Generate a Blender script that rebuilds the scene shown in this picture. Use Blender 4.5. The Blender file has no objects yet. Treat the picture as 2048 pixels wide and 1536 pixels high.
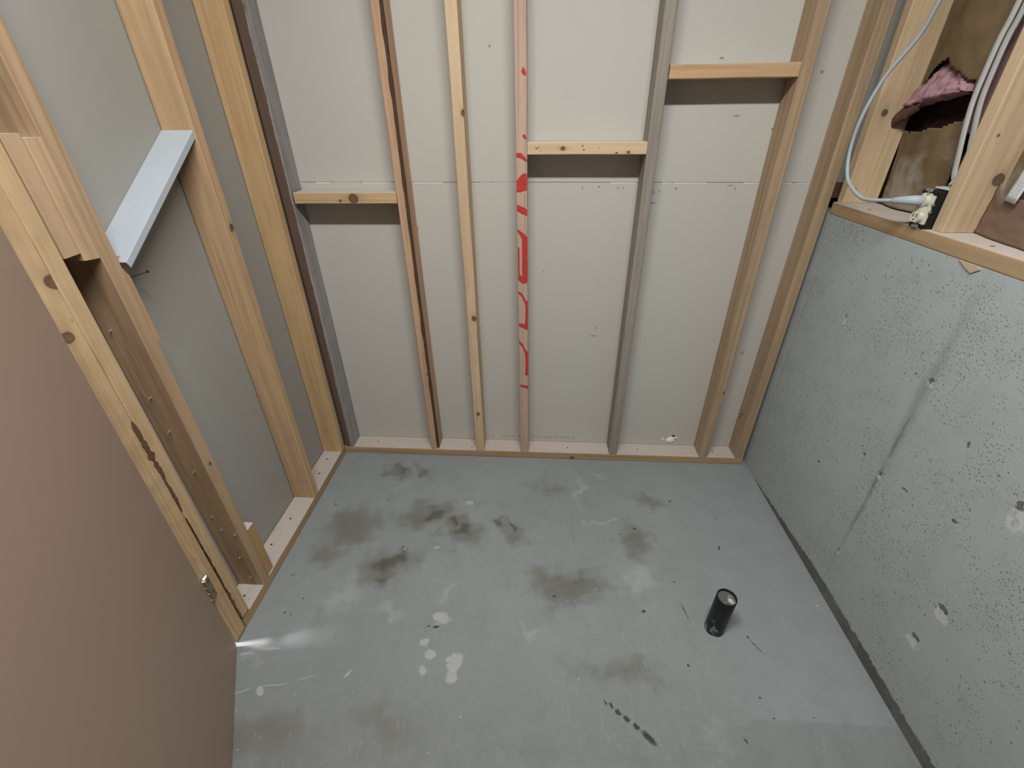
import bpy, bmesh, math, random
from mathutils import Vector, Matrix, noise

# ------------------------------------------------------------------ camera, world, lamps, exposure
sc = bpy.context.scene
COL = sc.collection
cam_d = bpy.data.cameras.new('camera'); cam = bpy.data.objects.new('camera', cam_d); COL.objects.link(cam)
sc.camera = cam
def set_camera():
    a, b, c = 0.0568, -0.5388, -0.0064
    Rz = Matrix.Rotation(a, 3, 'Z')
    r = Vector((1, 0, 0)); f = Vector((0, math.cos(b), math.sin(b))); u = Vector((0, -math.sin(b), math.cos(b)))
    r2 = math.cos(c) * r + math.sin(c) * u; u2 = -math.sin(c) * r + math.cos(c) * u
    r2, u2, f = Rz @ r2, Rz @ u2, Rz @ f
    m = Matrix(((r2.x, u2.x, -f.x, 0.9295), (r2.y, u2.y, -f.y, -1.7282), (r2.z, u2.z, -f.z, 1.455), (0, 0, 0, 1)))
    cam.matrix_world = m
set_camera()
cam_d.sensor_fit = 'HORIZONTAL'; cam_d.sensor_width = 36.0; cam_d.lens = 908.85 / 2048 * 36.0
cam_d.clip_start = 0.02

w = bpy.data.worlds.new('world'); sc.world = w; w.use_nodes = True
w.node_tree.nodes['Background'].inputs[0].default_value = (0.55, 0.6, 0.62, 1)
w.node_tree.nodes['Background'].inputs[1].default_value = 0.0

def area(name, loc, rot, sx, sy, power, col):
    l = bpy.data.lights.new(name, 'AREA'); l.shape = 'RECTANGLE'; l.size = sx; l.size_y = sy
    l.energy = power; l.color = col
    o = bpy.data.objects.new(name, l); COL.objects.link(o); o.location = loc; o.rotation_euler = rot
    return o
area('ceiling_tube_light', (0.95, -1.36, 2.60), (0, 0, 0), 1.15, 0.10, 58, (0.975, 1.0, 0.985))
sl = bpy.data.lights.new('next_room_light', 'SPOT'); sl.energy = 330; sl.spot_size = math.radians(17); sl.spot_blend = 1.0; sl.shadow_soft_size = .10; sl.color = (.93, .97, 1.0)
slo = bpy.data.objects.new('next_room_light', sl); COL.objects.link(slo); slo.location = (-.62, -1.05, 1.75)
slo.rotation_euler = (Vector((.03, -.945, .0)) - slo.location).to_track_quat('-Z', 'Y').to_euler()

sc.view_settings.view_transform = 'Standard'; sc.view_settings.look = 'None'
sc.view_settings.exposure = 0.0; sc.view_settings.gamma = 1.0
sc.view_settings.use_curve_mapping = False
random.seed(7)

# ------------------------------------------------------------------ node helpers
class NT:
    def __init__(s, name, rough=0.8, spec=0.3):
        s.m = bpy.data.materials.new(name); s.m.use_nodes = True
        s.t = s.m.node_tree; s.b = s.t.nodes['Principled BSDF']
        s.b.inputs['Roughness'].default_value = rough
        s.b.inputs['Specular IOR Level'].default_value = spec
        tc = s.t.nodes.new('ShaderNodeTexCoord'); s.co = tc.outputs['Object']
    def n(s, typ, **k):
        x = s.t.nodes.new(typ)
        for a, v in k.items(): setattr(x, a, v)
        return x
    def link(s, a, b): s.t.links.new(a, b)
    def inp(s, sock, v):
        if isinstance(v, bpy.types.NodeSocket): s.link(v, sock)
        else: sock.default_value = v
    def mapping(s, vec, loc=(0, 0, 0), rot=(0, 0, 0), scale=(1, 1, 1), typ='POINT'):
        m = s.n('ShaderNodeMapping', vector_type=typ); s.link(vec, m.inputs[0])
        m.inputs[1].default_value = loc; m.inputs[2].default_value = rot; m.inputs[3].default_value = scale
        return m.outputs[0]
    def noise(s, vec, scale, detail=4, rough=0.55, dist=0.0, out=0):
        n = s.n('ShaderNodeTexNoise'); s.link(vec, n.inputs['Vector']); n.inputs['Scale'].default_value = scale
        n.inputs['Detail'].default_value = detail; n.inputs['Roughness'].default_value = rough
        n.inputs['Distortion'].default_value = dist
        return n.outputs[out]
    def vor(s, vec, scale, rand=1.0, out='Distance', feature='F1'):
        n = s.n('ShaderNodeTexVoronoi', feature=feature); s.link(vec, n.inputs['Vector']); n.inputs['Scale'].default_value = scale
        n.inputs['Randomness'].default_value = rand
        return n.outputs[out]
    def math(s, op, a, b=0.0, clamp=False):
        m = s.n('ShaderNodeMath', operation=op, use_clamp=clamp); s.inp(m.inputs[0], a); s.inp(m.inputs[1], b)
        return m.outputs[0]
    def ramp(s, v, a, b, lo=0.0, hi=1.0, smooth=True):
        m = s.n('ShaderNodeMapRange', interpolation_type='SMOOTHSTEP' if smooth else 'LINEAR')
        s.inp(m.inputs[0], v); m.inputs[1].default_value = a; m.inputs[2].default_value = b
        m.inputs[3].default_value = lo; m.inputs[4].default_value = hi
        return m.outputs[0]
    def mix(s, f, a, b, blend='MIX'):
        m = s.n('ShaderNodeMix', data_type='RGBA', blend_type=blend)
        s.inp(m.inputs[0], f)
        for k, v in ((6, a), (7, b)):
            if isinstance(v, tuple): m.inputs[k].default_value = v + (1,) if len(v) == 3 else v
            else: s.link(v, m.inputs[k])
        return m.outputs[2]
    def sep(s, vec):
        m = s.n('ShaderNodeSeparateXYZ'); s.link(vec, m.inputs[0]); return m.outputs
    def warp(s, vec, scale, amt):
        c = s.noise(vec, scale, 4, 0.6, out=1)
        a = s.n('ShaderNodeVectorMath', operation='SUBTRACT'); s.link(c, a.inputs[0]); a.inputs[1].default_value = (.5, .5, .5)
        b = s.n('ShaderNodeVectorMath', operation='SCALE'); s.link(a.outputs[0], b.inputs[0]); b.inputs['Scale'].default_value = amt
        d = s.n('ShaderNodeVectorMath', operation='ADD'); s.link(vec, d.inputs[0]); s.link(b.outputs[0], d.inputs[1])
        return d.outputs[0]
    def blob(s, vec, loc, rad, rot=(0, 0, 0), soft=0.3):
        v = s.mapping(vec, loc, rot, rad, 'TEXTURE')
        l = s.n('ShaderNodeVectorMath', operation='LENGTH'); s.link(v, l.inputs[0])
        return s.ramp(l.outputs['Value'], 1.0, soft)
    def blobs(s, vec, lst):
        cur = None
        for q in lst:
            v = s.blob(vec, *q[:-1][:2], **(q[-1] if isinstance(q[-1], dict) else {}))
            st = q[-1].get('_', 1) if False else 1
            cur = v if cur is None else s.math('MAXIMUM', cur, v)
        return cur
    def bump(s, h, strength=0.3, dist=0.002):
        b = s.n('ShaderNodeBump'); s.link(h, b.inputs['Height']); b.inputs['Strength'].default_value = strength
        b.inputs['Distance'].default_value = dist
        s.link(b.outputs[0], s.b.inputs['Normal'])
    def color(s, c): s.inp(s.b.inputs['Base Color'], c if not isinstance(c, tuple) else c + (1,)); return s.m

def plain(name, c, rough=0.6, metal=0.0, noise_amt=0.12, scale=60, spec=0.3):
    t = NT(name, rough, spec); t.b.inputs['Metallic'].default_value = metal
    f = t.noise(t.co, scale, 4)
    d = tuple(x * (1 - noise_amt) for x in c); e = tuple(min(1, x * (1 + noise_amt)) for x in c)
    return t.color(t.mix(f, d, e))

def wood(name, light, dark, seed=0, knots=(), dust=0.0, blotch=None, blotch_amt=0.0, blotch_x=None, freq=1.0, contrast=1.0, rough=0.7, dents=(), streaks=()):
    """knots: (x, y, z, r) in the board's own coordinates, z along the board"""
    t = NT(name, rough, 0.25)
    off = (seed * 1.37, seed * 2.11, seed * 3.7)
    base = t.mapping(t.co, off)
    # push the grain sideways around every knot
    w1 = t.warp(base, 3.0, 0.02)
    g1 = t.noise(t.mapping(w1, scale=(55 * freq, 55 * freq, 1.6)), 1.0, 3, 0.5)
    g2 = t.noise(t.mapping(base, scale=(420, 420, 9)), 1.0, 3, 0.6)
    g3 = t.noise(t.mapping(base, scale=(9, 9, 1.2)), 1.0, 3, 0.5)
    f = t.math('ADD', t.math('MULTIPLY', t.ramp(g1, .35, .68), .45 * contrast), t.math('MULTIPLY', g2, .28 * contrast))
    f = t.math('ADD', f, t.math('MULTIPLY', g3, .35), clamp=True)
    light = tuple(min(1, x * y) for x, y in zip(light, (1.10, 1.10, 1.16))); dark = tuple(x * y for x, y in zip(dark, (1.06, 1.08, 1.14)))
    col = t.mix(f, light, dark)
    vein = t.ramp(t.noise(t.mapping(base, (3, 5, 1), scale=(95 * freq, 95 * freq, 1.1)), 1.0, 2, .5), .56, .64)
    col = t.mix(t.math('MULTIPLY', vein, .35 * contrast), col, tuple(x * .72 for x in dark))
    soil = t.ramp(t.noise(t.mapping(base, (1, 9, 2), scale=(26, 26, 9)), 1.0, 5, .7), .50, .78)
    col = t.mix(t.math('MULTIPLY', soil, .35), col, tuple(x * y for x, y in zip(dark, (.72, .66, .60))))
    speck = t.ramp(t.noise(t.mapping(base, (4, 4, 4), scale=(330, 330, 120)), 1.0, 2, .5), .70, .76)
    col = t.mix(t.math('MULTIPLY', speck, .45), col, tuple(x * .4 for x in dark))
    if blotch:
        bm = t.ramp(t.noise(t.mapping(t.warp(base, 20, .02), scale=(14, 14, 3)), 1.0, 5, .7), .5 - blotch_amt * .3, .62 - blotch_amt * .3)
        if blotch_x is not None:
            x = t.sep(t.warp(t.co, 18, .012))[0]
            if len(blotch_x) > 2:
                x = t.math('SUBTRACT', x, t.ramp(t.sep(t.co)[2], blotch_x[3], blotch_x[2], 0, blotch_x[4], False))
            bm = t.ramp(x, blotch_x[0], blotch_x[1])
            bm = t.math('MULTIPLY', bm, blotch_amt)
        col = t.mix(bm, col, blotch)
    if knots:
        wv = t.warp(t.warp(t.co, 60, .006), 200, .002)
        for (x, y, z, r) in knots:
            halo = t.blob(wv, (x, y, z), (r * 1.5, r * 1.5, r * 3.4), soft=.1)
            core = t.blob(wv, (x, y, z), (r * .95, r, r * 1.05), soft=.75)
            inner = t.blob(wv, (x + r * .15, y, z - r * .12), (r * .68, r * .7, r * .75), soft=.3)
            col = t.mix(t.math('MULTIPLY', halo, .45), col, tuple(c * .62 for c in dark))
            col = t.mix(t.math('MULTIPLY', core, .8), col, (.055, .026, .014))
            col = t.mix(t.math('MULTIPLY', inner, .75), col, (.19, .095, .05))
    if streaks:
        sv = t.warp(t.co, 50, .004); m = None
        for (x, y, z, rx, rz) in streaks:
            b = t.blob(sv, (x, y, z), (rx, .01, rz), soft=.4); m = b if m is None else t.math('MAXIMUM', m, b)
        col = t.mix(t.math('MULTIPLY', m, .75), col, (.40, .10, .06))
    for (x, y, z, r) in dents:
        col = t.mix(t.blob(t.co, (x, y, z), (r, r, r), soft=.6), col, (.035, .02, .012))
    if dust:
        g = t.n('ShaderNodeNewGeometry'); nz = t.sep(g.outputs['Normal'])[2]
        m = t.math('MULTIPLY', t.ramp(nz, .75, .95), t.ramp(t.noise(t.co, 35, 5, .7), .2, .6, dust * .75, dust))
        col = t.mix(m, col, (.52, .475, .44))
    t.color(col); t.bump(t.math('ADD', g1, g2), .18, .0012)
    return t.m

# ------------------------------------------------------------------ object helpers
def tag(o, label=None, cat=None, group=None, kind=None):
    if label: o['label'] = label
    if cat: o['category'] = cat
    if group: o['group'] = group
    if kind: o['kind'] = kind
    return o
def mesh_obj(name, verts, faces, mat, smooth=False, parent=None, mats=None, face_mats=None):
    me = bpy.data.meshes.new(name); me.from_pydata([tuple(v) for v in verts], [], faces)
    bm = bmesh.new(); bm.from_mesh(me); bmesh.ops.recalc_face_normals(bm, faces=bm.faces); bm.to_mesh(me); bm.free()
    for m in (mats or [mat]): me.materials.append(m)
    if face_mats:
        for p, i in zip(me.polygons, face_mats): p.material_index = i
    if smooth:
        for p in me.polygons: p.use_smooth = True
    me.update()
    o = bpy.data.objects.new(name, me); COL.objects.link(o)
    if parent: setp(o, parent)
    return o
def setp(o, parent):
    o.parent = parent
    o.matrix_parent_inverse = parent.matrix_world.inverted()
def empty(name, loc):
    o = bpy.data.objects.new(name, None); COL.objects.link(o); o.empty_display_size = .05
    o.matrix_world = Matrix.Translation(loc); return o
def bm_obj(name, bm, mat, parent=None, smooth=False, M=None):
    me = bpy.data.meshes.new(name); bmesh.ops.recalc_face_normals(bm, faces=bm.faces); bm.to_mesh(me); bm.free()
    me.materials.append(mat)
    if smooth:
        for p in me.polygons: p.use_smooth = True
    o = bpy.data.objects.new(name, me); COL.objects.link(o)
    if M is not None: o.matrix_world = M
    if parent: setp(o, parent)
    return o
def bm_box(bm, lo, hi, bevel=0.0, seg=2):
    lo, hi = Vector(lo), Vector(hi)
    r = bmesh.ops.create_cube(bm, size=1.0); vs = r['verts']
    for v in vs: v.co = Vector([(lo[i] + hi[i]) / 2 + v.co[i] * (hi[i] - lo[i]) for i in range(3)])
    if bevel:
        es = list({e for v in vs for e in v.link_edges})
        bmesh.ops.bevel(bm, geom=es, offset=bevel, segments=seg, affect='EDGES', profile=.5)
def box(name, lo, hi, mat, bevel=0.0, parent=None, M=None):
    bm = bmesh.new(); bm_box(bm, lo, hi, bevel); return bm_obj(name, bm, mat, parent, M=M)
def bm_cyl(bm, p0, p1, r0, r1=None, seg=16, caps=True):
    p0, p1 = Vector(p0), Vector(p1); r1 = r0 if r1 is None else r1
    ax = (p1 - p0).normalized(); q = ax.to_track_quat('Z', 'Y').to_matrix()
    A = []; B = []
    for i in range(seg):
        a = 2 * math.pi * i / seg; d = q @ Vector((math.cos(a), math.sin(a), 0))
        A.append(bm.verts.new(p0 + d * r0)); B.append(bm.verts.new(p1 + d * r1))
    for i in range(seg):
        j = (i + 1) % seg; bm.faces.new((A[i], A[j], B[j], B[i]))
    if caps: bm.faces.new(A[::-1]); bm.faces.new(B)
def catmull(pts, n=10):
    P = [Vector(p) for p in pts]; P = [2 * P[0] - P[1]] + P + [2 * P[-1] - P[-2]]; out = []
    for i in range(1, len(P) - 2):
        for k in range(n):
            t = k / n; a, b, c, d = P[i - 1], P[i], P[i + 1], P[i + 2]
            out.append(.5 * ((2 * b) + (-a + c) * t + (2 * a - 5 * b + 4 * c - d) * t * t + (-a + 3 * b - 3 * c + d) * t ** 3))
    out.append(P[-2]); return out
def tube(name, pts, r, mat, parent=None, seg=12, n=10, flat=1.0, flat_axis=None):
    path = catmull(pts, n); verts = []; faces = []
    up = Vector((0, 0, 1)); prev = None
    for i, p in enumerate(path):
        t = (path[min(i + 1, len(path) - 1)] - path[max(i - 1, 0)]).normalized()
        if prev is None:
            s = t.cross(Vector(flat_axis or (1, 0, 0)));
            if s.length < .1: s = t.cross(Vector((0, 1, 0)))
        else: s = prev - t * prev.dot(t)
        s.normalize(); prev = s; u = t.cross(s)
        for k in range(seg):
            a = 2 * math.pi * k / seg
            verts.append(p + s * math.cos(a) * r * flat + u * math.sin(a) * r)
    for i in range(len(path) - 1):
        for k in range(seg):
            j = (k + 1) % seg; faces.append((i * seg + k, i * seg + j, (i + 1) * seg + j, (i + 1) * seg + k))
    faces.append(tuple(range(seg))[::-1]); faces.append(tuple(range((len(path) - 1) * seg, len(path) * seg)))
    return mesh_obj(name, verts, faces, mat, True, parent)

def section(w, d, r, seg=3):
    pts = []
    for cx, cy, a0 in ((w / 2 - r, d / 2 - r, 0), (-w / 2 + r, d / 2 - r, 90), (-w / 2 + r, -d / 2 + r, 180), (w / 2 - r, -d / 2 + r, 270)):
        for k in range(seg + 1):
            a = math.radians(a0 + 90 * k / seg); pts.append((cx + r * math.cos(a), cy + r * math.sin(a)))
    return pts
def lumber(name, L, w, d, M, mat, shear=(0, 0), r=0.003, hook=None, jit=0.0004, step=0.05, parent=None, endcut=(0, 0)):
    """a sawn board: local z runs along it from 0 to L, -y is its room side"""
    S = section(w, d, r); n = max(2, int(L / step)); verts = []; faces = []; k = len(S)
    sd = random.uniform(0, 50)
    for i in range(n + 1):
        z = L * i / n
        for (x, y) in S:
            j = noise.noise(Vector((x * 20 + sd, y * 20, z * 7))) * jit * 2
            q = [x + j + shear[0] * z, y + j * .5 + shear[1] * z, z]
            if i == 0: q[2] += endcut[0] * x
            if i == n: q[2] += endcut[1] * x
            if hook: q = hook(q, x, y, z)
            verts.append(q)
    for i in range(n):
        for a in range(k):
            b = (a + 1) % k; faces.append((i * k + a, i * k + b, (i + 1) * k + b, (i + 1) * k + a))
    faces.append(tuple(range(k))[::-1]); faces.append(tuple(range(n * k, (n + 1) * k)))
    o = mesh_obj(name, verts, faces, mat, False)
    o.matrix_world = M
    if parent: setp(o, parent)
    return o
def frame(o, ex, ey, ez):
    return Matrix(((ex[0], ey[0], ez[0], o[0]), (ex[1], ey[1], ez[1], o[1]), (ex[2], ey[2], ez[2], o[2]), (0, 0, 0, 1)))
def M_back(x, z=0.0385): return frame((x, .0445, z), (1, 0, 0), (0, 1, 0), (0, 0, 1))          # upright in the back wall
def M_left(y, z=0.0385): return frame((-.0465, y, z), (0, 1, 0), (-1, 0, 0), (0, 0, 1))         # upright in the left wall
def M_right(y, x, z): return frame((x, y, z), (0, -1, 0), (1, 0, 0), (0, 0, 1))                # upright on the right wall

def nail_head(parent, loc, nrm, r=.0035, h=.001, mat=None):
    bm = bmesh.new(); p = Vector(loc); n = Vector(nrm).normalized()
    bm_cyl(bm, p - n * .004, p + n * h, r, r * .95, 10)
    return bm_obj('nail_head', bm, mat, parent)
def nail_tip(parent, loc, nrm, L, mat, r=.0013):
    bm = bmesh.new(); p = Vector(loc); n = Vector(nrm).normalized()
    bm_cyl(bm, p - n * .006, p + n * L * .8, r, r, 8); bm_cyl(bm, p + n * L * .8, p + n * L, r, .0003, 8)
    return bm_obj('nail', bm, mat, parent)

# ------------------------------------------------------------------ materials
STEEL = plain('dull_steel', (.45, .43, .40), .45, .8)
RUSTY = plain('dark_nail_steel', (.10, .075, .06), .6, .4)
GALV = plain('bright_nail', (.75, .72, .68), .35, .6)
PINEL, PINED = (.52, .35, .19), (.36, .215, .10)
def drywall_mat(name='drywall_paper', k=1.0):
    t = NT(name, .85, .2)
    n1 = t.noise(t.co, 1.3, 3, .5); n2 = t.noise(t.co, 14, 5, .65); n3 = t.noise(t.co, 500, 2, .5)
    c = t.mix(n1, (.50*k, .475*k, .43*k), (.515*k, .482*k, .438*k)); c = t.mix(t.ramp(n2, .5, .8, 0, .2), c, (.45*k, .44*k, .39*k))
    wv = t.warp(t.co, 25, .01)
    # scuffs and pencil marks
    lst = [((.455, .09, 1.04), (.006, .05, .02)), ((.46, .09, 1.065), (.004, .05, .012)), ((1.18, .09, .62), (.02, .05, .004)),
           ((1.19, .09, .66), (.003, .05, .014)), ((.957, .09, .90), (.006, .05, .004)), ((1.59, .09, 1.44), (.018, .05, .004)),
           ((1.72, .09, 1.40), (.006, .05, .008)), ((1.83, .09, 1.56), (.008, .05, .008)), ((1.83, .09, .55), (.008, .05, .01)),
           ((1.505, .09, 1.60), (.012, .05, .004)), ((1.30, .09, 1.63), (.006, .05, .012)), ((.76, .09, 1.64), (.006, .05, .006)),
           ((.33, .09, 1.17), (.004, .05, .012)), ((1.09, .09, 1.215), (.003, .05, .008)), ((1.15, .09, 1.218), (.008, .05, .005)),
           ((1.22, .09, 1.214), (.003, .05, .01)), ((1.24, .09, 1.216), (.004, .05, .006)), ((1.35, .09, 1.20), (.004, .05, .012)),
           ((1.37, .09, 1.205), (.003, .05, .01)), ((1.43, .09, 1.214), (.006, .05, .006)), ((1.64, .09, 1.214), (.003, .05, .01)),
           ((1.62, .09, 1.222), (.02, .05, .003)), ((1.35, .09, 1.165), (.02, .05, .004))]
    m = None
    for a, b in lst:
        v = t.blob(wv, a, b, soft=.3); m = v if m is None else t.math('MAXIMUM', m, v)
    c = t.mix(t.math('MULTIPLY', m, .65), c, (.13, .115, .10))
    # a long pale scratch low on the board
    wl = t.blob(t.warp(t.co, 6, .01), (1.36, .09, .575), (.26, .05, .0025), rot=(0, .03, 0), soft=.2)
    c = t.mix(t.math('MULTIPLY', wl, .4), c, (.62, .60, .56))
    t.color(c); t.bump(t.math('ADD', n3, n2), .06, .001); return t.m
DRY = drywall_mat(); DRY_L = drywall_mat('drywall_paper_dimmed', .64)  # side wall's dimmer light put into a darker copy of the paper
GYP = plain('torn_paper_edge', (.74, .72, .68), .9, 0, .1, 150)
WHITEP = plain('white_primer', (.42, .45, .49), .45, 0, .04, 20, .4)

FLOOR_MARKS = []      # where each kind of stain lies on the slab: ((x, y), (radius x, radius y), angle, strength)
def floor_mat():
    t = NT('concrete_slab', .62, .35)
    n1 = t.noise(t.co, 1.9, 5, .6); n2 = t.noise(t.co, 9, 6, .7); n3 = t.noise(t.co, 90, 4, .7)
    nA = t.noise(t.co, 12, 6, .72); nB = t.noise(t.mapping(t.co, (3, 1, 0)), 38, 5, .7); nC = t.noise(t.mapping(t.co, (7, 2, 0)), 130, 4, .7)
    wv = t.warp(t.co, 6, .07); w3 = t.warp(t.co, 40, .02); w4 = t.warp(t.co, 120, .012)
    xyz = t.sep(wv)
    at = t.n('ShaderNodeAttribute', attribute_name='wear'); sc_ = t.n('ShaderNodeSeparateColor'); t.link(at.outputs['Color'], sc_.inputs[0])
    chan = [sc_.outputs[0], sc_.outputs[1], sc_.outputs[2], at.outputs['Alpha']]
    def mask(lst, v, nz, k, lo, hi):
        i = len(FLOOR_MARKS); FLOOR_MARKS.append(lst); m = chan[i]
        m2 = t.math('ADD', m, t.math('MULTIPLY', t.math('SUBTRACT', nz, .5), k))
        return t.math('MULTIPLY', t.ramp(m2, lo, hi), t.ramp(m, .0, .12))
    # slab body, browner towards the room and painted darker there against the lamp's brightness
    c = t.mix(t.ramp(n1, .3, .7), (.212, .228, .227), (.250, .266, .263))
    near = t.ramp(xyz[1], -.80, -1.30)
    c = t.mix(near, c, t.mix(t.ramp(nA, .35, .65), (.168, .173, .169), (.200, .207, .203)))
    c = t.mix(t.ramp(nA, .46, .72, 0, .45), c, (.185, .182, .170))
    c = t.mix(t.ramp(nB, .52, .75, 0, .28), c, (.30, .31, .30))
    c = t.mix(t.ramp(nC, .55, .8, 0, .25), c, (.14, .138, .13))
    # smooth pale skim along the walls, ending on a ragged line
    L_ = t.math('MULTIPLY', t.ramp(xyz[0], .235, .19), t.ramp(t.sep(w3)[1], -.972, -.962))
    R_ = t.math('MULTIPLY', t.ramp(t.math('ADD', xyz[0], t.math('MULTIPLY', nA, .2)), 1.55, 1.75), t.ramp(t.sep(w3)[1], -1.092, -1.078))
    F_ = t.ramp(xyz[1], -.14, -.02, 0, .6)
    skim = t.math('MAXIMUM', t.math('MAXIMUM', L_, R_), F_)
    c = t.mix(t.math('MULTIPLY', skim, .85), c, t.mix(t.ramp(nA, .3, .7), (.228, .244, .250), (.262, .276, .279)))
    # brown stains
    br = mask([((.20, -.46), (.26, .17), 25), ((.50, -.38), (.26, .12), 20), ((.64, -.45), (.20, .12), -20), ((.40, -.64), (.17, .16)),
               ((.28, -.13), (.14, .09), 0, .9), ((.42, -.12), (.05, .12), 20, .9), ((.85, -.46), (.12, .12), 0, .8), ((1.07, -.70), (.26, .14), 5, 1),
               ((1.34, -.48), (.12, .17), 0, .85), ((.16, -.60), (.15, .10), 0, .8), ((1.02, -.20), (.12, .07), 0, .7), ((1.42, -.26), (.15, .08), 0, .7), ((1.22, -.98), (.3, .08), 0, .7),
               ((.20, -1.20), (.3, .12), 0, .8), ((.55, -1.15), (.25, .10), 0, .6)], wv, nA, 1.1, .12, .95)
    c = t.mix(t.math('MULTIPLY', br, .72), c, (.128, .118, .096))
    dk = mask([((.525, -.365), (.06, .05), 25), ((.50, -.395), (.05, .03), 30), ((.645, -.455), (.08, .035), -35), ((.60, -.42), (.05, .02), 70), ((.80, -.425), (.045, .07), -10), ((.865, -.44), (.018, .06)),
               ((.40, -.62), (.07, .08), 20), ((.43, -.565), (.02, .05), 30), ((.40, -.70), (.06, .03), -30, .8), ((.075, -.315), (.016, .014)), ((.093, -.33), (.014, .012)), ((.30, -.115), (.06, .04), 0, .6), ((1.10, -.68), (.16, .08), 0, .45), ((.40, -.12), (.03, .09), 30, .5)],
              w3, nB, 1.3, .15, .95)
    c = t.mix(t.math('MULTIPLY', dk, .70), c, (.070, .062, .054))
    # trowel ridges and pale scratches
    st1 = t.noise(t.mapping(t.warp(t.co, 7, .06), rot=(0, 0, .9), scale=(130, 16, 1)), 1.0, 4, .75)
    st2 = t.noise(t.mapping(t.warp(t.co, 9, .05), rot=(0, 0, -.35), scale=(120, 14, 1)), 1.0, 4, .75)
    p1 = t.ramp(t.noise(t.co, 4.3, 3, .6), .47, .58); p2 = t.ramp(t.noise(t.mapping(t.co, (9, 4, 0)), 4.0, 3, .6), .50, .60)
    body = t.math('MULTIPLY', t.ramp(xyz[1], -.50, -.78), t.math('SUBTRACT', 1.0, skim))
    scr = t.math('MAXIMUM', t.math('MULTIPLY', p1, t.ramp(st1, .57, .68)), t.math('MULTIPLY', p2, t.ramp(st2, .57, .68)))
    c = t.mix(t.math('MULTIPLY', t.math('MULTIPLY', scr, body), .30), c, (.36, .37, .36))
    rid = t.math('MAXIMUM', t.math('MULTIPLY', p1, t.ramp(st1, .42, .33)), t.math('MULTIPLY', p2, t.ramp(st2, .42, .33)))
    c = t.mix(t.math('MULTIPLY', t.math('MULTIPLY', rid, body), .30), c, (.13, .13, .12))
    # plaster splashes and pale bruises
    wh = mask([((.708, -.975), (.040, .050), -15), ((.700, -1.015), (.030, .035)), ((.607, -1.003), (.026, .016), 25), ((.628, -.955), (.030, .024)), ((.632, -.838), (.050, .038), 0, .8),
               ((.60, -.925), (.035, .018), 30, .7), ((.665, -.315), (.028, .022), 0, .75), ((.57, -.555), (.014, .010)), ((.44, -.565), (.010, .010)), ((.14, -1.083), (.022, .016), 0, .8), ((.045, -1.115), (.008, .008)),
               ((.385, -1.02), (.006, .022), -10), ((.10, -.967), (.10, .007), 0, 1), ((.05, -.985), (.05, .006), 0, 1), ((.66, -.03), (.008, .006)), ((.71, -.07), (.022, .007), 0, .7)], w3, nB, 1.5, .22, .50)
    c = t.mix(t.math('MULTIPLY', wh, .85), c, t.mix(nB, (.30, .30, .29), (.43, .43, .42)))
    sf = mask([((1.14, -.22), (.03, .20), 0, .9), ((1.22, -.385), (.16, .02), 0, 1), ((1.32, -.64), (.10, .12)), ((.95, -.86), (.08, .04), 0, .8), ((.27, -.77), (.12, .12), 0, .8), ((1.44, -1.14), (.07, .16), 20, .5), ((.08, -1.0), (.14, .05), 0, .6),
               ((.45, -.82), (.10, .04), 0, .8), ((.65, -.75), (.04, .12), -40, .7), ((.835, -.44), (.006, .08), 0, 1), ((.36, -.20), (.03, .12), -50, .6), ((1.25, -.12), (.12, .05), 0, .6)], wv, nB, 1.2, .15, 1.0)
    c = t.mix(t.math('MULTIPLY', sf, .38), c, (.40, .41, .41))
    # hairline cracks
    def line(p, q, wd):
        cx, cy = (p[0] + q[0]) / 2, (p[1] + q[1]) / 2; L = math.hypot(q[0] - p[0], q[1] - p[1]) / 2
        return t.blob(t.warp(t.co, 18, .02), (cx, cy, 0), (L, wd, 9), rot=(0, 0, math.atan2(q[1] - p[1], q[0] - p[0])), soft=.3)
    ck = t.math('MAXIMUM', line((.04, -1.11), (.13, -1.07), .0022), t.math('MAXIMUM', line((.12, -1.075), (.24, -1.06), .002), line((.23, -1.06), (.30, -1.03), .0016)))
    c = t.mix(t.math('MULTIPLY', ck, .6), c, (.48, .49, .48))
    cd = t.math('MAXIMUM', line((.06, -.925), (.19, -.905), .0015), t.math('MAXIMUM', line((1.10, -.80), (1.35, -.87), .0016), line((1.10, -.35), (1.10, -.62), .0014)))
    c = t.mix(t.math('MULTIPLY', cd, .45), c, (.12, .12, .115))
    sp = t.vor(t.warp(t.co, 30, .02), 34)
    c = t.mix(t.math('MULTIPLY', t.ramp(sp, .085, .045), t.ramp(t.noise(t.co, 5, 3), .48, .58)), c, (.46, .47, .46))
    # black rubber scuffs and dropped specks
    bk = None
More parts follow.
